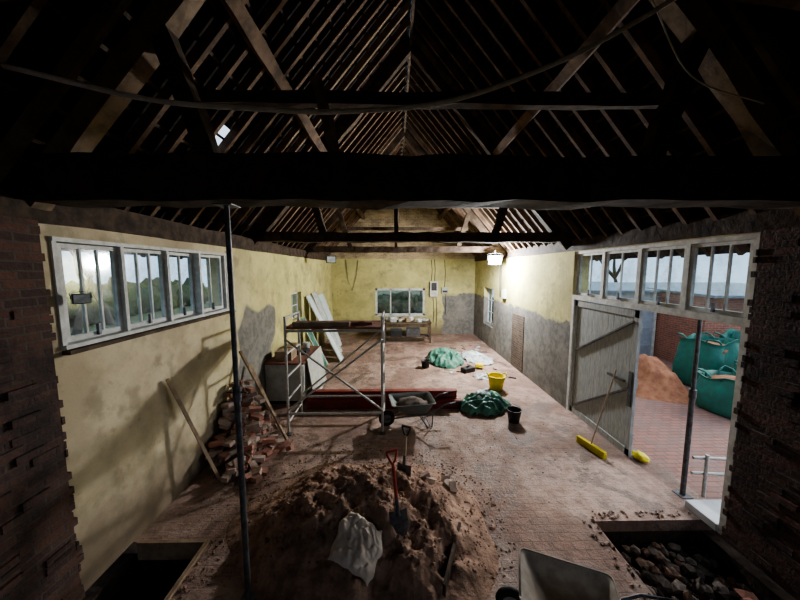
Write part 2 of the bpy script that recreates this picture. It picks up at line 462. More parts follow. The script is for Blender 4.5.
for side in (-1, 1):
    mb.beam(sp(side, 1.92, YF, -.08), sp(side, 1.92, YB, -.08), .14, .16, 'rafter', up=(nl if side < 0 else nr), segs=34, jit=.012)
mb.beam((RX, YF, RZ-.08), (RX, YB, RZ-.08), .05, .22, 'timber')
mb.finish('roof_purlins')
for sx, xx in ((-1, XL-.12), (1, XR+.12)):
    mb = MB(); mb.beam((xx, YF, 3.745), (xx, YB, 3.745), .3, .25, 'timber_dark', segs=30, jit=.012); mb.finish('eaves_plate')

def truss(y, big):
    mb = MB()
    zt = 3.96 if big else 3.92; h = .37 if big else .2; w = .3 if big else .22
    j = .014
    mb.beam((XL-.35, y, zt), (XR+.35, y, zt), w, h, 'timber_dark', segs=26, jit=j)
    top = zt+h/2
    for side in (-1, 1):
        mb.beam(sp(side, 3.62, y, -.10), sp(side, .03, y, -.10), .15, .18, 'rafter_pale' if big else 'timber', up=(nl if side < 0 else nr), segs=14, jit=.01)
        mb.beam((RX+side*1.9, y, top-.03), (RX+side*2.25, y, roof_z(RX+2.25)-.2), .14, .15, 'timber', segs=8, jit=.01)
    zc = top+.66
    mb.beam((RX-2.3, y+.30, zc), (RX+2.3, y+.30, zc), .09, .11, 'timber', segs=16, jit=.01)
    if not big:
        mb.beam((RX-.3, y+.1, top-.02), (RX-.3, y+.1, zc), .09, .1, 'rafter', segs=4, jit=.006)
    mb.finish('roof_truss')
truss(2.72, True); truss(6.75, False); truss(10.7, False)
mb = MB()
mb.beam((-.72, 2.95, 4.95), (-.50, 2.8, 4.13), .07, .08, 'rafter_pale', segs=6, jit=.006)
mb.finish('timber_prop')
mb = MB()
mb.beam(sp(-1, 3.3, 1.2, -.05), sp(-1, 2.1, 2.6, -.05), .14, .09, 'rafter', up=nl, segs=8, jit=.008)
mb.beam(sp(1, 3.3, 1.3, -.05), sp(1, 2.1, 2.6, -.05), .14, .09, 'rafter', up=nr, segs=8, jit=.008)
mb.finish('wind_braces')
def crom(P, n=8):
    P = [Vector(p) for p in P]; Q = [P[0]*2-P[1]]+P+[P[-1]*2-P[-2]]; out = []
    for i in range(1, len(Q)-2):
        for j in range(n):
            t = j/n; a, b_, c, d = Q[i-1], Q[i], Q[i+1], Q[i+2]
            out.append(.5*((2*b_)+(c-a)*t+(2*a-5*b_+4*c-d)*t*t+(3*b_-a-3*c+d)*t**3))
    out.append(P[-1]); return out
mb = MB()
mb.tube(crom([(-2.5, 2.1, 4.50), (-1.69, 2.2, 4.36), (-1.0, 2.25, 4.33), (-.40, 2.3, 4.34), (.40, 2.3, 4.42), (1.18, 2.3, 4.69), (1.75, 2.3, 4.98), (2.2, 2.3, 5.25)]), .018, 'cable_pale', 8)
mb.tube(crom([(1.9, 2.4, 5.2), (2.3, 2.45, 4.7), (2.9, 2.45, 4.5)]), .006, 'cable_pale', 6)
mb.finish('overhead_cable')

# ------------------------------------------------------------------ windows
def window_y(name, x, y0, y1, z0, z1, nl_, depth=.05, side=1, cross=0, fr=.04, ang=0):
    mb = MB(); W = y1-y0; H = z1-z0
    mb.bx(-depth/2, depth/2, 0, fr, 0, H, 'white'); mb.bx(-depth/2, depth/2, W-fr, W, 0, H, 'white')
    mb.bx(-depth/2, depth/2, fr, W-fr, 0, fr*1.3, 'white'); mb.bx(-depth/2, depth/2, fr, W-fr, H-fr, H, 'white')
    for i in range(1, nl_):
        c = fr+(W-2*fr)*i/nl_; mb.bx(-depth*.3, depth*.3, c-.010, c+.010, fr, H-fr, 'white')
    for i in range(1, cross+1):
        c = H*i/(cross+1); mb.bx(-depth*.3, depth*.3, fr, W-fr, c-.012, c+.012, 'white')
    mb.bx(-.003, .003, fr*.8, W-fr*.8, fr, H-fr*.8, 'glass')
    mb.bx(side*depth/2, side*(depth/2+.03), W/2-.012, W/2+.012, fr*.4, fr*.4+.12, 'steel')
    return mb.finish(name, loc=(x, y0, z0), rot=(0, 0, ang), recalc=False)
ys = [2.83, 3.48, 4.16, 4.83, 5.50]
for i in range(4):
    window_y('window_%d' % (i+1), XL-.05, ys[i]+.025, ys[i+1]-.02, 2.51, 3.45, 3 if i < 2 else 2, ang=0 if i != 2 else .10)
mb = MB()
for yv in (2.8, 3.48, 4.16, 4.83, 5.53):
    mb.bx(XL-.10, XL+.02, yv-.02, yv+.02, 2.5, 3.5, 'white')
mb.bx(XL-.12, XL+.05, 2.78, 5.6, 2.46, 2.5, 'white'); mb.bx(XL-.12, XL+.03, 2.78, 5.6, 3.46, 3.5, 'white')
mb.bx(XL+.001, XL+.014, 5.58, 5.68, 2.4, 3.55, 'white')
mb.finish('trim_1')
mb = MB(); mb.bx(XL, XL+.08, 2.78, 5.7, 2.41, 2.45, 'timber'); mb.finish('window_sill')
window_y('window_5', XL-.15, 9.02, 9.93, 1.67, 2.48, 2, cross=1)
ys = [3.28, 4.05, 4.85, 5.7, 6.52]
for i in range(4):
    window_y('window_%d' % (i+6), XR+.07, ys[i]+.03, ys[i+1]-.03, 2.66, 3.54, 2 if i > 1 else 3, side=-1)
mb = MB()
for yv in ys: mb.bx(XR+.03, XR+.12, yv-.025, yv+.025, 2.62, 3.6, 'white')
mb.bx(XR+.0, XR+.14, 3.2, 6.6, 2.56, 2.655, 'white'); mb.bx(XR+.02, XR+.14, 3.2, 6.6, 3.545, 3.6, 'white')
mb.bx(XR+.0, XR+.16, 6.52, 6.6, 0, 2.56, 'white'); mb.bx(XR+.0, XR+.16, 3.24, 3.31, 0, 2.56, 'white')
mb.finish('trim_2')
window_y('window_10', XR+.2, 11.92, 13.18, .87, 2.43, 3, side=-1, cross=2)
mb = MB()
x0, x1, z0, z1 = -.98, 1.48, .95, 2.3
for (a, b_, c, d) in ((x0, x0+.10, z0, z1), (x1-.10, x1, z0, z1), (x0, x1, z0, z0+.09), (x0, x1, z1-.10, z1), (-.25, -.19, z0, z1), (.69, .75, z0, z1)):
    mb.bx(a, b_, YB+.03, YB+.09, c, d, 'white')
mb.bx(x0, x1, YB+.058, YB+.064, z0, z1, 'glass')
mb.bx(x0-.05, x1+.05, YB-.06, YB+.02, z0-.05, z0, 'white')
mb.finish('window_11', recalc=False)

# ------------------------------------------------------------------ barn door (ledged and braced leaf)
mb = MB(); y0, y1, zt = 4.76, 6.5, 2.54
n = 12
for i in range(n):
    a = y0+(y1-y0)*i/n; mb.bx(XR+.04, XR+.07, a+.003, a+(y1-y0)/n-.003, .03, zt, 'door')
for zc in (.35, 1.3, 2.25): mb.bx(XR+.07, XR+.11, y0+.03, y1-.03, zc-.08, zc+.08, 'door')
mb.bx(XR+.02, XR+.04, y0, y0+.09, .03, zt, 'door'); mb.bx(XR+.02, XR+.04, y1-.09, y1, .03, zt, 'door')
mb.bx(XR+.02, XR+.04, y0, y1, .03, .15, 'door'); mb.bx(XR+.02, XR+.04, y0, y1, zt-.12, zt, 'door')
mb.beam((XR+.025, y1-.1, 1.45), (XR+.025, y0+.1, 2.35), .03, .04, 'steel', up=(1, 0, 0))
mb.beam((XR+.025, y1-.1, .2), (XR+.025, y0+.1, 1.2), .03, .04, 'steel', up=(1, 0, 0))
mb.bx(XR-.01, XR+.03, y0+.03, y0+.09, .9, 1.5, 'steel'); mb.bx(XR-.01, XR+.03, y0+.2, y0+.6, 1.27, 1.31, 'steel')
mb.finish('door_1')
mb = MB(); mb.bx(XR-.02, XR+.5, 3.32, 3.72, .002, .1, 'render_out'); mb.finish('door_step', bevel=.01)

# ------------------------------------------------------------------ outside
mb = MB(); mb.bx(XR+.4, 30, -6, 30, -.3, -.06, 'paving'); mb.finish('courtyard_paving')
mb = MB(); mb.bx(-60, XL-.36, -20, 60, -.3, -.06, 'grass'); mb.bx(XL-.36, XR+.4, YB+.36, 60, -.3, -.06, 'grass'); mb.bx(XL-.36, XR+.4, -20, YF-.36, -.3, -.06, 'grass'); mb.finish('garden_ground')
mb = MB()
mb.bx(5.6, 9.75, 11.0, 14, -.06, 2.4, 'render_out'); mb.bx(8.9, 9.7, 10.94, 11.0, -.06, 2.0, 'slate_door')
mb.bx(8.82, 8.9, 10.9, 11.0, -.06, 2.08, 'white'); mb.bx(9.66, 9.74, 10.9, 11.0, -.06, 2.08, 'white'); mb.bx(8.82, 9.74, 10.9, 11.0, 2.0, 2.08, 'white')
for zc in (.35, 1.0, 1.65): mb.bx(8.95, 9.65, 10.92, 10.95, zc-.06, zc+.06, 'slate_door')
mb.beam((7.65, 10.8, 2.42), (7.65, 14.1, 2.62), 4.2, .08, 'slate')
mb.finish('outbuilding')
mb = MB()
mb.bx(9.8, 16, 9.2, 14, -.06, 2.35, 'brick_out')
mb.bx(12.9, 13.9, 9.16, 9.2, 1.0, 2.2, 'white'); mb.bx(12.98, 13.82, 9.14, 9.17, 1.08, 2.12, 'black')
mb.beam((12.9, 9.0, 2.38), (12.9, 14.1, 2.58), 6.2, .08, 'slate')
mb.finish('brick_outbuilding')

def bulk_bag(loc, s=.9, h=.85, lean=0, seed=1, rotz=0):
    mb = MB(); rings = []; N = 40
    prof = [(0, .9), (.06, 1.0), (.2, 1.06), (.4, 1.10), (.6, 1.08), (.8, 1.02), (.95, .95), (1.0, .93), (1.05, .98)]
    for (t, q) in prof:
        ring = []
        for i in range(N):
            a = 2*math.pi*i/N; ca, sa = math.cos(a), math.sin(a)
            p = 4; r = (abs(ca)**p+abs(sa)**p)**(-1/p)*s/2*q
            r *= 1+.14*noise.noise(Vector((ca*2.5, sa*2.5, t*4+seed*5)))+.06*noise.noise(Vector((ca*8, sa*8, t*7+seed*5)))
            ring.append(Vector((ca*r+lean*t, sa*r, t*h*(1+.15*noise.noise(Vector((ca, sa, seed)))))))
        rings.append(ring)
    mb.loft(rings, 'green', cap0=True)
    inner = [[Vector((v.x*.95, v.y*.95, v.z)) for v in rings[-1]], [Vector((v.x*.93, v.y*.93, h*.86)) for v in rings[-2]]]
    mb.loft([rings[-1]]+inner, 'green')
    mb.lump((lean, 0, h*.84), (s*.42, s*.42, .15), 'orange_soil', seed, 3, .3)
    for sx in (-1, 1):
        for sy in (-1, 1):
            a = Vector((sx*s*.42+lean, sy*s*.2, h)); b_ = Vector((sx*s*.2+lean, sy*s*.42, h)); md = (a+b_)/2+Vector((sx*.14, sy*.14, .12))
            mb.tube([a+Vector((0, 0, -.35)), a, (a*.6+md*.4)+Vector((0, 0, .04)), md, (b_*.6+md*.4)+Vector((0, 0, .04)), b_, b_+Vector((0, 0, -.35))], .022, 'green', 6)
    mb.finish('bulk_bag', loc=loc, rot=(0, 0, rotz))
bulk_bag((7.75, 6.5, -.06), 1.0, .8, 0, 1, .2)
bulk_bag((9.0, 6.9, -.06), 1.0, .9, 0, 2, .5)
bulk_bag((8.75, 8.1, -.06), 1.05, 1.3, .05, 3, .1)
bulk_bag((9.95, 8.2, -.06), 1.05, 1.3, .05, 4, .2)
mb = MB()
def heap(cx, cy, rx, ry, h, seed, amp=.25, base=0):
    def f(X, Y):
        d = math.sqrt(((X-cx)/rx)**2+((Y-cy)/ry)**2)
        d += .22*noise.noise(Vector((X*1.6/rx, Y*1.6/ry, seed)))
        e = max(0, 1-d); e = e*e*(3-2*e) if e < 1 else 1
        z = h*(e**.8) + (amp*h*noise.fractal(Vector((X*3, Y*3, seed)), .9, 2.1, 6) if e > 0 else 0)*min(1, e*3)
        return base + (z if e > 0 else -.04)
    return f
mb.grid(5.5, 8.2, 6.6, 9.6, 50, 50, heap(7.1, 8.2, 1.15, 1.3, .85, 3, .15, -.06), 'orange_soil')
mb.finish('sand_heap')

def tree(loc, h, seed):
    rr = random.Random(seed); mb = MB()
    def br(p, d, L, r, lv):
        q = p; n = 3
        for i in range(n):
            d2 = (d+Vector((rr.uniform(-.2, .2), rr.uniform(-.2, .2), rr.uniform(-.05, .15)))).normalized()
            q2 = q+d2*L/n; mb.cyl(q, q2, r*(1-i*.2), 'bark', r*(1-(i+1)*.2), 6, False); q = q2; d = d2
        if lv < 5:
            for k in range(3):
                nd = (d+Vector((rr.uniform(-.9, .9), rr.uniform(-.9, .9), rr.uniform(-.1, .5)))).normalized()
                br(q, nd, L*rr.uniform(.6, .8), r*.5, lv+1)
    br(Vector((0, 0, 0)), Vector((0, 0, 1)), h*.33, h*.022, 0)
    mb.finish('bare_tree', loc=loc, recalc=False)
for (p, h, sd) in (((-9.5, 7, -.06), 6, 1), ((-13, 12, -.06), 8, 2), ((-11, 3.5, -.06), 6.5, 3), ((-17, 18, -.06), 9, 4), ((-14, 6, -.06), 8, 5), ((2, 24, -.06), 7, 6), ((13, 17, -.06), 9, 7), ((17, 5, -.06), 8, 8), ((19, 13, -.06), 9, 9)):
    tree(p, h, sd)
mb = MB()
for i in range(26):
    mb.lump((-19.5+R.uniform(-.6, .6), -4+i*1.3, .8), (1.3, 1.2, 1.2+R.uniform(0, .5)), 'hedge', i, 3, .5, 3, -.8)
mb.finish('hedge')
mb = MB()
for i in range(14):
    mb.lump((-8+i*1.4, 20+R.uniform(-.3, .3), .5), (1.3, 1.0, .9+R.uniform(0, .3)), 'hedge', i+40, 3, .5, 3, -.5)
mb.finish('hedge')
mb = MB()
for i in range(22):
    mb.bx(-8.04, -7.96, i*.9-1, i*.9-.92, -.06, 1.25, 'bark')
for zc in (.35, .75, 1.15): mb.bx(-7.98, -7.94, -1.2, 18.2, zc-.05, zc+.05, 'plank')
mb.finish('post_and_rail_fence')

# ------------------------------------------------------------------ soil pile
pf0 = heap(-.42, 3.5, 1.62, 1.32, .60, 11, .2)
def pf(X, Y):
    z = pf0(X, Y)
    if z > .08: z += min(1, (z-.08)*5)*(.05*noise.noise(Vector((X*5.5, Y*5.5, 3))) + .035*abs(noise.noise(Vector((X*10, Y*10, 8)))) + .015*noise.noise(Vector((X*24, Y*24, 1))))
    return z
mb = MB(); mb.grid(-2.15, 1.5, 2.1, 5.1, 240, 210, pf, 'soil')
for i in range(2400):
    a = R.uniform(0, 6.28); q = R.random()**.6*1.8
    X = -.42+math.cos(a)*q*1.05; Y = 3.6+math.sin(a)*q*.85
    if Y < 2.75 or X < -2.0 or X > 1.4: continue
    z = max(pf(X, Y), 0); rad = R.uniform(.006, .024)*(2.0 if R.random() < .07 else 1)
    mb.clod((X, Y, z+.002), rad, R.choice(['soil', 'soil', 'soil', 'soil', 'soil', 'stone', 'brickloose' if R.random() < .15 else 'soil']))
for i in range(6):
    X = R.uniform(.4, .95); Y = R.uniform(3.7, 4.3)
    mb.box((X, Y, max(pf(X, Y), 0)+.03), (.14, .09, .06), 'brickpale', (R.uniform(-.4, .4), R.uniform(-.4, .4), R.uniform(0, 3)))
mb.finish('soil_pile')
mb = MB()
for i in range(700):
    t = R.random()
    if t < .4: X, Y = R.gauss(-.4, 1.5), R.gauss(4.9, .35)
    elif t < .8: X, Y = R.uniform(-2.8, -1.9), R.uniform(3.4, 8)
    else: X, Y = R.uniform(-2.9, 3.8), R.uniform(3.6, 14)
    if not (-2.95 < X < 3.8 and 3.75 < Y < 14.5) or pf(X, Y) > 0: continue
    mb.clod((X, Y, .005), R.uniform(.005, .02), R.choice(['soil', 'stone', 'soil']))
mb.finish('scattered_spoil')

def shovel(loc, rot, shaft, L=1.05, grip='black'):
    mb = MB()
    def f(u, v):
        w = .10*(1 if v > .10 else (.35+.65*math.sqrt(max(v, 0)/.10)))
        return Vector((u*w, .02*(u*u)-.004, v))
    mb.grid(-1, 1, 0, .29, 10, 10, f, 'steel'); mb.grid(-1, 1, 0, .29, 10, 10, lambda u, v: f(u, v)+Vector((0, .005, 0)), 'steel')
    mb.cyl((0, 0, .24), (0, .01, .42), .024, 'steel', .02)
    mb.cyl((0, .01, .36), (0, .01, L-.12), .019, shaft)
    mb.tube([(0, .01, L-.14), (-.03, .01, L-.10), (-.06, .01, L-.01)], .013, grip); mb.tube([(0, .01, L-.14), (.03, .01, L-.10), (.06, .01, L-.01)], .013, grip)
    mb.cyl((-.065, .01, L), (.065, .01, L), .017, grip)
    mb.finish('garden_spade', loc=loc, rot=rot)
shovel((.06, 2.98, pf(.06, 2.98)-.04), (math.radians(-12), math.radians(-4), .2), 'red', .92, 'red')
shovel((.10, 3.85, pf(.10, 3.85)-.2), (math.radians(-4), math.radians(2), -.4), 'ash', .82, 'black')

# torn paper sack draped flat over the front of the pile (follows the pile surface)
mb = MB()
ca_, sa_ = math.cos(math.radians(-24)), math.sin(math.radians(-24))
def sk(X, Y, lift=0):
    wx = X*.25*(1+.22*noise.noise(Vector((Y*1.6, 1, 0)))-.12*(Y+1)/2); wy = Y*.20*(1+.2*noise.noise(Vector((X*2, 4, 0))))
    gx_, gy_ = -.40+wx*ca_-wy*sa_, 2.86+wx*sa_+wy*ca_
    base = sum(max(pf0(gx_+a, gy_+b_), 0) for a in (-.06, 0, .06) for b_ in (-.06, 0, .06))/9
    e = (1-X**6)*(1-Y**6)
    fold = abs(noise.noise(Vector((X*2.3+.5*Y, Y*1.6, 5))))*.11 + .02*noise.noise(Vector((X*6, Y*6, 2)))
    return Vector((gx_+.40, gy_-2.86, base+.045+lift+e*(.04+fold)))
mb.grid(-1, 1, -1, 1, 60, 50, sk, 'sack')
mb.finish('rubble_sack', loc=(-.40, 2.86, 0), recalc=False)

# ------------------------------------------------------------------ steel prop
mb = MB()
px, py = -1.43, 2.64
mb.bx(px-.08, px+.08, py-.08, py+.08, 0, .008, 'steel'); mb.cyl((px, py, 0), (px, py, 2.1), .028, 'steel'); mb.cyl((px, py, 2.1), (px, py, 3.745), .023, 'steel')
mb.cyl((px, py, 2.02), (px, py, 2.16), .038, 'steel'); mb.bx(px-.08, px+.08, py-.08, py+.08, 3.74, 3.75, 'steel'); mb.cyl((px-.09, py, 2.1), (px+.09, py, 2.1), .008, 'steel')
mb.finish('acrow_prop')
mb = MB(); px, py = XR+.16, 3.93
mb.bx(px-.08, px+.08, py-.08, py+.08, 0.002, .010, 'steel'); mb.cyl((px, py, 0.005), (px, py, 1.5), .032, 'steel'); mb.cyl((px, py, 1.5), (px, py, 2.6), .025, 'steel'); mb.cyl((px, py, 1.44), (px, py, 1.56), .042, 'steel')
mb.finish('acrow_prop')
mb = MB(); px += .12
for zc in (.32, .55): mb.cyl((px, 3.95, zc), (px+1.0, 3.85, zc), .022, 'galv')
for xx in (px+.15, px+.5, px+.98): mb.cyl((xx, 3.9, -.06), (xx, 3.9, .62), .022, 'galv')
mb.finish('scaffold_handrail')

# ------------------------------------------------------------------ scaffold tower
mb = MB(); X0, X1, Y0, Y1, H = -2.08, -.25, 5.62, 6.42, 2.33
r = .026
for xx in (X0, X1):
    for yy in (Y0, Y1):
        mb.cyl((xx, yy, .05), (xx, yy, H), r, 'galv'); mb.cyl((xx, yy, 0), (xx, yy, .12), .012, 'steel'); mb.bx(xx-.06, xx+.06, yy-.06, yy+.06, 0, .012, 'steel')
    for zc in (.25, .7, 1.15, 1.6, 2.0, H-.03): mb.cyl((xx, Y0, zc), (xx, Y1, zc), r*.8, 'galv')
for yy in (Y0, Y1):
    for zc in (.42, 2.05): mb.cyl((X0, yy, zc), (X1, yy, zc), r*.9, 'galv')
mb.cyl((X0, Y0-.03, 1.9), (X1, Y0-.03, .5), r*.8, 'galv'); mb.cyl((X0, Y0-.05, .5), (X1, Y0-.05, 1.9), r*.8, 'galv')
mb.cyl((X0, Y1+.03, .45), (X1, Y1+.03, 1.95), r*.8, 'galv')
for (a, b_) in ((Y0+.02, Y0+.37), (Y0+.41, Y1-.02)):
    mb.bx(X0-.02, X1+.02, a, b_, 2.08, 2.12, 'plankred')
mb.bx(X0+.1, X0+1.2, Y0+.1, Y0+.2, 2.12, 2.2, 'plank'); mb.bx(X0+.35, X1-.2, Y0+.25, Y0+.4, 2.12, 2.17, 'plankred')
mb.finish('scaffold_tower')

mb = MB()
def ibeam(x0, x1, y, z, w=.14, h=.2, k='redox'):
    mb.bx(x0, x1, y-w/2, y+w/2, z, z+.014, k); mb.bx(x0, x1, y-w/2, y+w/2, z+h-.014, z+h, k); mb.bx(x0, x1, y-.006, y+.006, z+.014, z+h-.014, k)
ibeam(-2.05, 1.55, 6.72, 0); ibeam(-2.0, 1.3, 6.9, 0); ibeam(-1.95, 1.45, 6.80, .2); ibeam(-1.9, .5, 7.08, 0)
mb.finish('steel_i_beams')

# ------------------------------------------------------------------ wheelbarrows
def wheelbarrow(loc, rotz, key, load=None, rot=None, scale=None):
    mb = MB()
    def rect(x0, x1, y, z, rr=.07):
        pts = []
        for (cx, cy, a0) in ((x1-rr, y-rr, 0), (x0+rr, y-rr, 90), (x0+rr, -y+rr, 180), (x1-rr, -y+rr, 270)):
            for i in range(5):
                a = math.radians(a0+i*22.5); pts.append(Vector((cx+rr*math.cos(a), cy+rr*math.sin(a), z)))
        return pts
    o = [rect(-.28, .22, .17, .30), rect(-.36, .38, .26, .45), rect(-.42, .52, .32, .60), rect(-.445, .545, .345, .605)]
    i_ = [rect(-.405, .505, .305, .60), rect(-.34, .36, .245, .46), rect(-.27, .21, .16, .315)]
    mb.loft(o, key, cap0=True); mb.loft([o[-1]]+i_, key, cap1=True)
    mb.tube(rect(-.445, .545, .345, .605)+[rect(-.445, .545, .345, .605)[0]], .012, key, 6)
    for sy in (-1, 1):
        mb.tube([(.62, sy*.06, .19), (.25, sy*.17, .27), (-.3, sy*.22, .31), (-.7, sy*.27, .55), (-.92, sy*.28, .58)], .017, 'steel', 8)
        mb.cyl((-.92, sy*.28, .58), (-1.04, sy*.28, .585), .023, 'rubber')
        mb.tube([(-.1, sy*.2, .29), (-.28, sy*.23, .02), (-.38, sy*.23, .02), (-.4, sy*.23, .32)], .014, 'steel', 8)
    mb.cyl((-.33, -.23, .06), (-.33, .23, .06), .012, 'steel')
    mb.ring((.62, 0, .185), (0, 1, 0), .14, .045, 'rubber'); mb.cyl((.62, -.03, .185), (.62, .03, .185), .10, key, seg=20); mb.cyl((.62, -.08, .185), (.62, .08, .185), .014, 'steel')
    if load: mb.lump((.02, 0, .48), (.36, .24, .14), load, 3, 3, .4, 2)
    mb.finish('wheelbarrow', loc=loc, rot=rot or (0, 0, rotz), scale=scale)
wheelbarrow((.38, 5.98, 0), math.radians(188), 'barrow', 'stone', scale=.9)
wheelbarrow((1.52, 2.28, .0), math.radians(158), 'barrow_grey', None, scale=.78)

mb = MB(); mb.beam((.76, 3.25, .12), (.46, 2.55, .12), .03, .24, 'timber_dark'); mb.finish('shutter_board')
mb = MB(); mb.beam((-1.25, 2.45, .05), (.2, 2.43, .05), .14, .1, 'plank'); mb.finish('timber_baulk')

# ------------------------------------------------------------------ tumbled brick stack by the left wall
mb = MB()
row = 0; z = .0; HT = 1.15
while z < HT:
    t = z/HT
    ya = 4.42+.85*t**1.3; yb = 5.6-.22*t; xb = XL+.72-.40*t
    y = ya + (0 if row % 2 else .06) + R.uniform(-.10, .18)
    while y < yb:
        x = XL+.06
        lim = xb + R.uniform(-.22, .10)
        while x < lim:
            k = 'brickpale' if R.random() < .6 else 'brickloose'
            if not (R.random() < .08):
                mb.box((x+.105+R.uniform(-.02, .05), y+.055, z+.036), (R.uniform(.12, .215), .1, .066), k, (R.uniform(-.16, .16), R.uniform(-.16, .16), R.uniform(-.7, .7)))
            x += .225
        y += .118
    z += .073; row += 1
for i in range(70):
    X = XL+.5+abs(R.gauss(0, .22)); Y = R.uniform(4.2, 5.5)
    mb.box((X, Y, .06+R.random()*.14*(1 if X < -2.4 else .2)), (R.uniform(.1, .21), .1, .065), R.choice(['brickpale', 'brickloose']), (R.uniform(-.4, .4), R.uniform(-.4, .4), R.uniform(0, 3)))
mb.finish('brick_stack')
mb = MB(); mb.beam((-2.70, 4.35, .02), (-3.04, 3.93, 1.75), .055, .04, 'ash'); mb.finish('leaning_batten')
mb = MB(); mb.beam((-2.04, 5.4, .02), (-3.04, 5.80, 1.62), .045, .04, 'plank'); mb.finish('leaning_pole')
mb = MB(); mb.beam((-2.28, 5.7, .02), (-3.02, 6.1, 1.25), .09, .03, 'plank'); mb.finish('leaning_batten')
mb = MB(); mb.beam((-2.3, 4.75, .03), (-2.0, 5.3, .03), .2, .04, 'plankred'); mb.finish('offcut_timber')

# ------------------------------------------------------------------ cabinets on left
mb = MB(); x0, x1, y0, y1, h = XL+.02, -2.2, 6.95, 8.5, .98
mb.bx(x0, x1, y0, y1, .08, h, 'cabgrey'); mb.bx(x0, x1-.06, y0+.03, y1-.03, 0, .08, 'black'); mb.bx(x0, x1+.04, y0-.04, y1+.04, h, h+.04, 'plankred')
for i in range(3):
    a = y0+.03+i*(y1-y0-.03)/3; mb.bx(x1, x1+.02, a, a+(y1-y0)/3-.05, .12, h-.04, 'cabgrey'); mb.bx(x1+.02, x1+.04, a+.38, a+.40, .65, .8, 'steel')
mb.finish('base_cabinet', bevel=.004)
mb = MB(); z = h+.04
mb.bx(-2.9, -2.5, 7.1, 7.5, z, z+.22, 'plank'); mb.bx(-2.6, -2.3, 7.6, 7.95, z, z+.1, 'black'); mb.cyl((-2.45, 8.15, z), (-2.45, 8.15, z+.2), .09, 'bagwhite'); mb.bx(-2.95, -2.7, 7.8, 8.3, z, z+.16, 'plank')
mb.finish('stacked_boxes')
mb = MB(); mb.beam((-1.98, 7.75, .03), (-2.13, 7.75, 1.05), .02, 1.3, 'cabgrey', up=(0, 1, 0)); mb.finish('leaning_sheet')

def leanboard(y0, y1, xb, xt, zt, k, nm_='leaning_plasterboard'):
    mb = MB(); v = Vector((xt-xb, 0, zt)); c = Vector(((xb+xt)/2, (y0+y1)/2, zt/2+.012)); ang = math.atan2(xt-xb, zt)
    mb.box(c, (.015, y1-y0, v.length), k, (0, ang, 0)); 
    mb.box(c+Vector((.012, -(y1-y0)/2+.03, 0)), (.02, .05, v.length), 'white', (0, ang, 0)); mb.box(c+Vector((.012, (y1-y0)/2-.03, 0)), (.02, .05, v.length), 'white', (0, ang, 0))
    mb.finish(nm_)
leanboard(10.2, 10.75, -1.9, -3.04, 2.3, 'paleblue'); leanboard(10.9, 11.6, -2.1, -3.04, 2.35, 'bagwhite'); leanboard(11.8, 12.7, -2.3, -3.04, 2.2, 'paleblue'); leanboard(9.5, 10.0, -2.3, -3.04, 1.6, 'greend')

# ------------------------------------------------------------------ workbench under the back window
mb = MB(); x0, x1, y0, y1 = -.5, 1.6, 12.9, 13.7
mb.bx(x0, x1, y0, y1, .88, .93, 'timber')
for xx in (x0+.06, x1-.06):
    for yy in (y0+.06, y1-.06): mb.bx(xx-.04, xx+.04, yy-.04, yy+.04, 0, .88, 'timber')
mb.bx(x0+.06, x1-.06, y0+.05, y0+.09, .7, .85, 'timber'); mb.bx(x0+.1, x1-.1, y0+.1, y1-.1, .25, .28, 'timber')
mb.bx(-.2, .3, 13.0, 13.5, .28, .55, 'black'); mb.bx(.5, 1.1, 13.0, 13.5, .28, .6, 'steel')
mb.finish('workbench')
mb = MB()
for i in range(16):
    xx = R.uniform(x0+.2, x1-.2); yy = R.uniform(y0+.15, y1-.15); hh = R.uniform(.06, .2)
    mb.box((xx, yy, .932+hh/2), (R.uniform(.1, .3), R.uniform(.1, .25), hh), R.choice(['bagwhite', 'black', 'white', 'plank', 'paleblue']), (0, 0, R.uniform(0, 3)))
mb.finish('workbench_tools')
Q = YB-.004
mb = MB(); mb.bx(1.72, 2.1, Q-.16, Q, 1.9, 2.65, 'white'); mb.bx(1.78, 2.04, Q-.17, Q-.16, 2.2, 2.58, 'black'); mb.bx(1.8, 2.02, Q-.18, Q-.16, 2.0, 2.12, 'cabgrey'); mb.finish('electricity_meter_box')
mb = MB(); mb.bx(2.3, 2.62, Q-.1, Q, 2.05, 2.35, 'cabgrey'); mb.bx(2.34, 2.58, Q-.11, Q-.1, 2.1, 2.2, 'black'); mb.finish('fuse_box')
mb = MB()
for (xa, za, zb) in ((1.8, 2.67, 3.7), (1.95, 2.67, 3.72), (2.45, 2.37, 3.7), (1.9, .6, 1.88), (2.05, .4, 1.88), (2.5, 1.0, 2.03)):
    mb.tube([(xa, YB-.02, za), (xa+.03, YB-.03, (za+zb)/2), (xa-.02, YB-.02, zb)], .014, 'cable', 6)
mb.tube([(-2.4, YB-.03, 3.7), (-2.3, YB-.05, 2.7), (-2.1, YB-.06, 2.2), (-1.9, YB-.05, 2.9), (-1.8, YB-.03, 3.68)], .012, 'cable', 6)
for q in (0, .12): mb.tube([(XR-.03, 11+q, 3.6), (XR-.04, 11.05+q, 2.9), (XR-.03, 11+q, 2.2)], .012, 'cable', 6)
mb.finish('electric_cables')
mb = MB(); mb.bx(XR-.08, XR-.002, 10.5, 10.8, 2.2, 2.5, 'white'); mb.finish('switch_box')
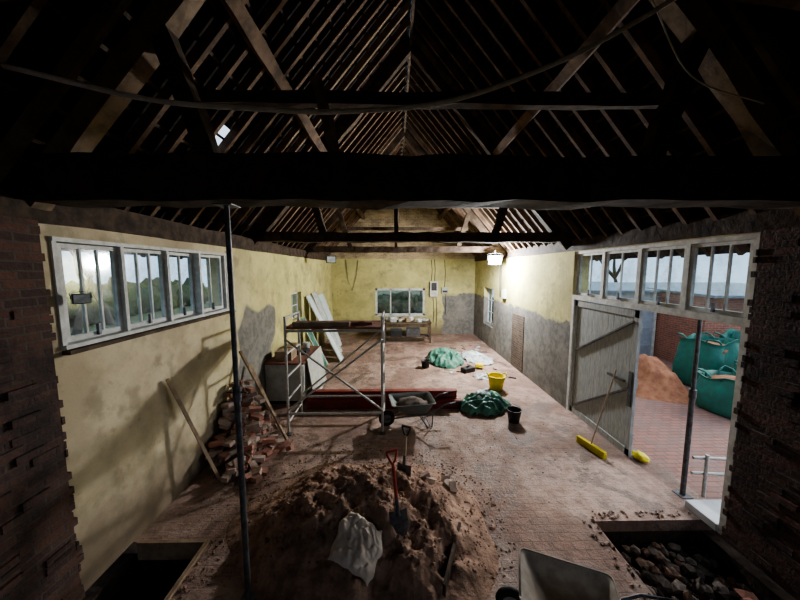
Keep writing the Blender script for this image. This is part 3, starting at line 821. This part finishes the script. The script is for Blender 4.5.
def flood(loc, rotz, lit, sc=1):
    mb = MB()
    mb.bx(-.16, .16, -.03, .05, -.12, .12, 'black')
    for i in range(7): mb.bx(-.15+i*.045, -.14+i*.045, .05, .09, -.1, .1, 'black')
    if lit: mb.lump((0, -.05, 0), (.15, .07, .11), 'led', 0, 3, 0)
    else: mb.bx(-.14, .14, -.036, -.03, -.1, .1, 'bagwhite')
    mb.tube([(-.18, 0, 0), (-.18, .02, .14), (0, .03, .17), (.18, .02, .14), (.18, 0, 0)], .01, 'steel', 6)
    mb.cyl((0, .03, .16), (0, .03, .24), .012, 'steel')
    mb.finish('work_floodlight', loc=loc, rot=(math.radians(12) if lit else 0, 0, rotz), scale=sc)
flood((3.42, 10.3, 3.55), math.radians(-15), True, 1.35)
flood((-2.2, 10.45, 3.56), math.radians(25), False)
flood((-2.97, 2.88, 2.93), math.radians(60), False, .4)

# ------------------------------------------------------------------ floor clutter on the right
def crumple(name, loc, rx, ry, h, k, seed, rotz=0, k2=None):
    mb = MB()
    def f(X, Y, s=seed):
        d = math.sqrt(X*X+Y*Y)*(1+.25*noise.noise(Vector((X*2, Y*2, s))))
        e = max(0, 1-d**2)
        n1 = 1-abs(noise.noise(Vector((X*2.6, Y*2.6, s+3))))*2
        return Vector((X*rx, Y*ry, .006+h*e**.6*(.45+.55*n1)+.02*noise.noise(Vector((X*8, Y*8, s)))*min(1, e*4) if e > 0 else .004))
    mb.grid(-1, 1, -1, 1, 44, 44, f, k)
    bm = mb.bm; dl = [v for v in bm.verts if math.hypot(v.co.x/rx, v.co.y/ry)*(1+.25*noise.noise(Vector((v.co.x/rx*2, v.co.y/ry*2, seed)))) > 1.02]
    bmesh.ops.delete(bm, geom=dl, context='VERTS')
    if k2:
        for i in range(3): mb.lump((R.uniform(-.3, .3)*rx, R.uniform(-.3, .3)*ry, h*.6), (rx*.28, ry*.28, h*.35), k2, seed+i, 3, .5, 2)
    mb.finish(name, loc=loc, rot=(0, 0, rotz), recalc=False)
crumple('green_sheet', (1.75, 10.4, 0), .65, .95, .42, 'greend', 1)
crumple('bin_bag', (2.1, 6.75, 0), .65, .48, .36, 'greend', 4, .3, 'bagwhite')
crumple('plastic_sheeting', (2.95, 10.6, 0), .5, .85, .2, 'bagwhite', 9, .2, 'paleblue')
crumple('plastic_sheeting', (2.65, 8.7, 0), .3, .25, .1, 'bagwhite', 12)

def bucket(name, loc, r, h, k, handles='bail'):
    mb = MB(); N = 28
    def rg(rr, z): return [Vector((rr*math.cos(2*math.pi*i/N), rr*math.sin(2*math.pi*i/N), z)) for i in range(N)]
    mb.loft([rg(r*.72, 0), rg(r*.86, h*.5), rg(r, h), rg(r*1.05, h), rg(r*1.05, h*.95), rg(r*.99, h*.94)], k, cap0=True)
    mb.loft([rg(r, h), rg(r*.94, h), rg(r*.82, h*.5), rg(r*.68, .02)], k, cap1=True)
    if handles == 'bail': mb.tube([(-r, 0, h*.92), (-r*.9, .04, h*1.1), (0, .1, h*1.28), (r*.9, .04, h*1.1), (r, 0, h*.92)], .006, 'steel', 6)
    else:
        for sx in (-1, 1): mb.tube([(sx*r*.98, -.08, h), (sx*r*1.1, -.06, h+.05), (sx*r*1.12, 0, h+.07), (sx*r*1.1, .06, h+.05), (sx*r*.98, .08, h)], .014, k, 6)
    mb.finish(name, loc=loc)
bucket('flexible_tub', (2.73, 7.8, 0), .23, .38, 'yellow', 'loops')
bucket('black_bucket', (2.52, 6.05, 0), .15, .27, 'black')
bucket('black_bucket', (1.0, 9.6, 0), .15, .25, 'black')
mb = MB(); mb.lump((0, 0, .09), (.15, .12, .1), 'yellow', 2, 3, .02, 1, -.02); mb.ring((0, 0, .075), (0, 0, 1), .14, .012, 'yellow'); mb.finish('hard_hat', loc=(2.75, 9.5, 0))
mb = MB(); mb.bx(-.2, .2, -.12, .12, 0, .14, 'black'); mb.bx(-.05, .05, -.02, .02, .14, .18, 'black'); mb.finish('tool_box', loc=(2.3, 9.2, 0), rot=(0, 0, .5), bevel=.01)
mb = MB()
for i in range(30):
    X = R.uniform(1.6, 3.6); Y = R.uniform(8.6, 12.6)
    mb.box((X, Y, .02), (R.uniform(.05, .22), R.uniform(.04, .10), .03), R.choice(['plank', 'bagwhite', 'stone', 'paleblue', 'stone']), (0, 0, R.uniform(0, 3)))
mb.finish('floor_debris')

# broom
mb = MB()
mb.beam((3.42, 5.28, .10), (3.56, 4.74, .10), .06, .045, 'yellow')
hd = Vector((.14, -.54, 0))
for i in range(26):
    for s_ in (-1, 0, 1):
        p = Vector((3.42, 5.28, .08))+hd*(i+.5)/26+Vector((s_*.018, 0, 0)); mb.beam(p, p+Vector((s_*.012, 0, -.078)), .012, .016, 'yellow', up=(1, 0, 0))
mb.cyl((3.49, 5.01, .11), (3.93, 5.12, 1.44), .013, 'ash'); mb.finish('yard_broom')
mb = MB(); mb.lump((4.15, 4.72, .06), (.10, .14, .06), 'yellow', 5, 3, .3, 2, -.055); mb.finish('yellow_sandbag')

# ------------------------------------------------------------------ light
w = bpy.data.worlds.new('world'); bpy.context.scene.world = w; w.use_nodes = True
nt = w.node_tree; bg = nt.nodes['Background']
bg.inputs[0].default_value = (.66, .82, 1.0, 1); bg.inputs[1].default_value = 1.5

sd = bpy.data.lights.new('overcast_sun', 'SUN'); sd.energy = 3.8; sd.angle = math.radians(50); sd.color = (1, .97, .92)
so = bpy.data.objects.new('overcast_sun', sd); bpy.context.scene.collection.objects.link(so)
so.rotation_euler = Vector((-.86, -.12, -.42)).to_track_quat('-Z', 'Y').to_euler(); so.location = (20, 3, 12)

ld = bpy.data.lights.new('floodlight_beam', 'POINT'); ld.energy = 1050; ld.color = (.97, .98, 1.0); ld.shadow_soft_size = .10
lo = bpy.data.objects.new('floodlight_beam', ld); lo.location = (3.34, 9.95, 3.42); bpy.context.scene.collection.objects.link(lo)

vs_ = bpy.context.scene.view_settings
try:
    vs_.look = 'AgX - Medium High Contrast'; vs_.exposure = .12
except Exception: pass

# ------------------------------------------------------------------ camera
cd = bpy.data.cameras.new('camera'); cam = bpy.data.objects.new('camera', cd); bpy.context.scene.collection.objects.link(cam)
cd.sensor_width = 36; cd.lens = 13.5; cd.clip_start = .05; cd.clip_end = 300
cam.location = (0, 0, 3.2); cam.rotation_euler = (math.radians(90-5.7), 0, math.radians(-.95))
bpy.context.scene.camera = cam
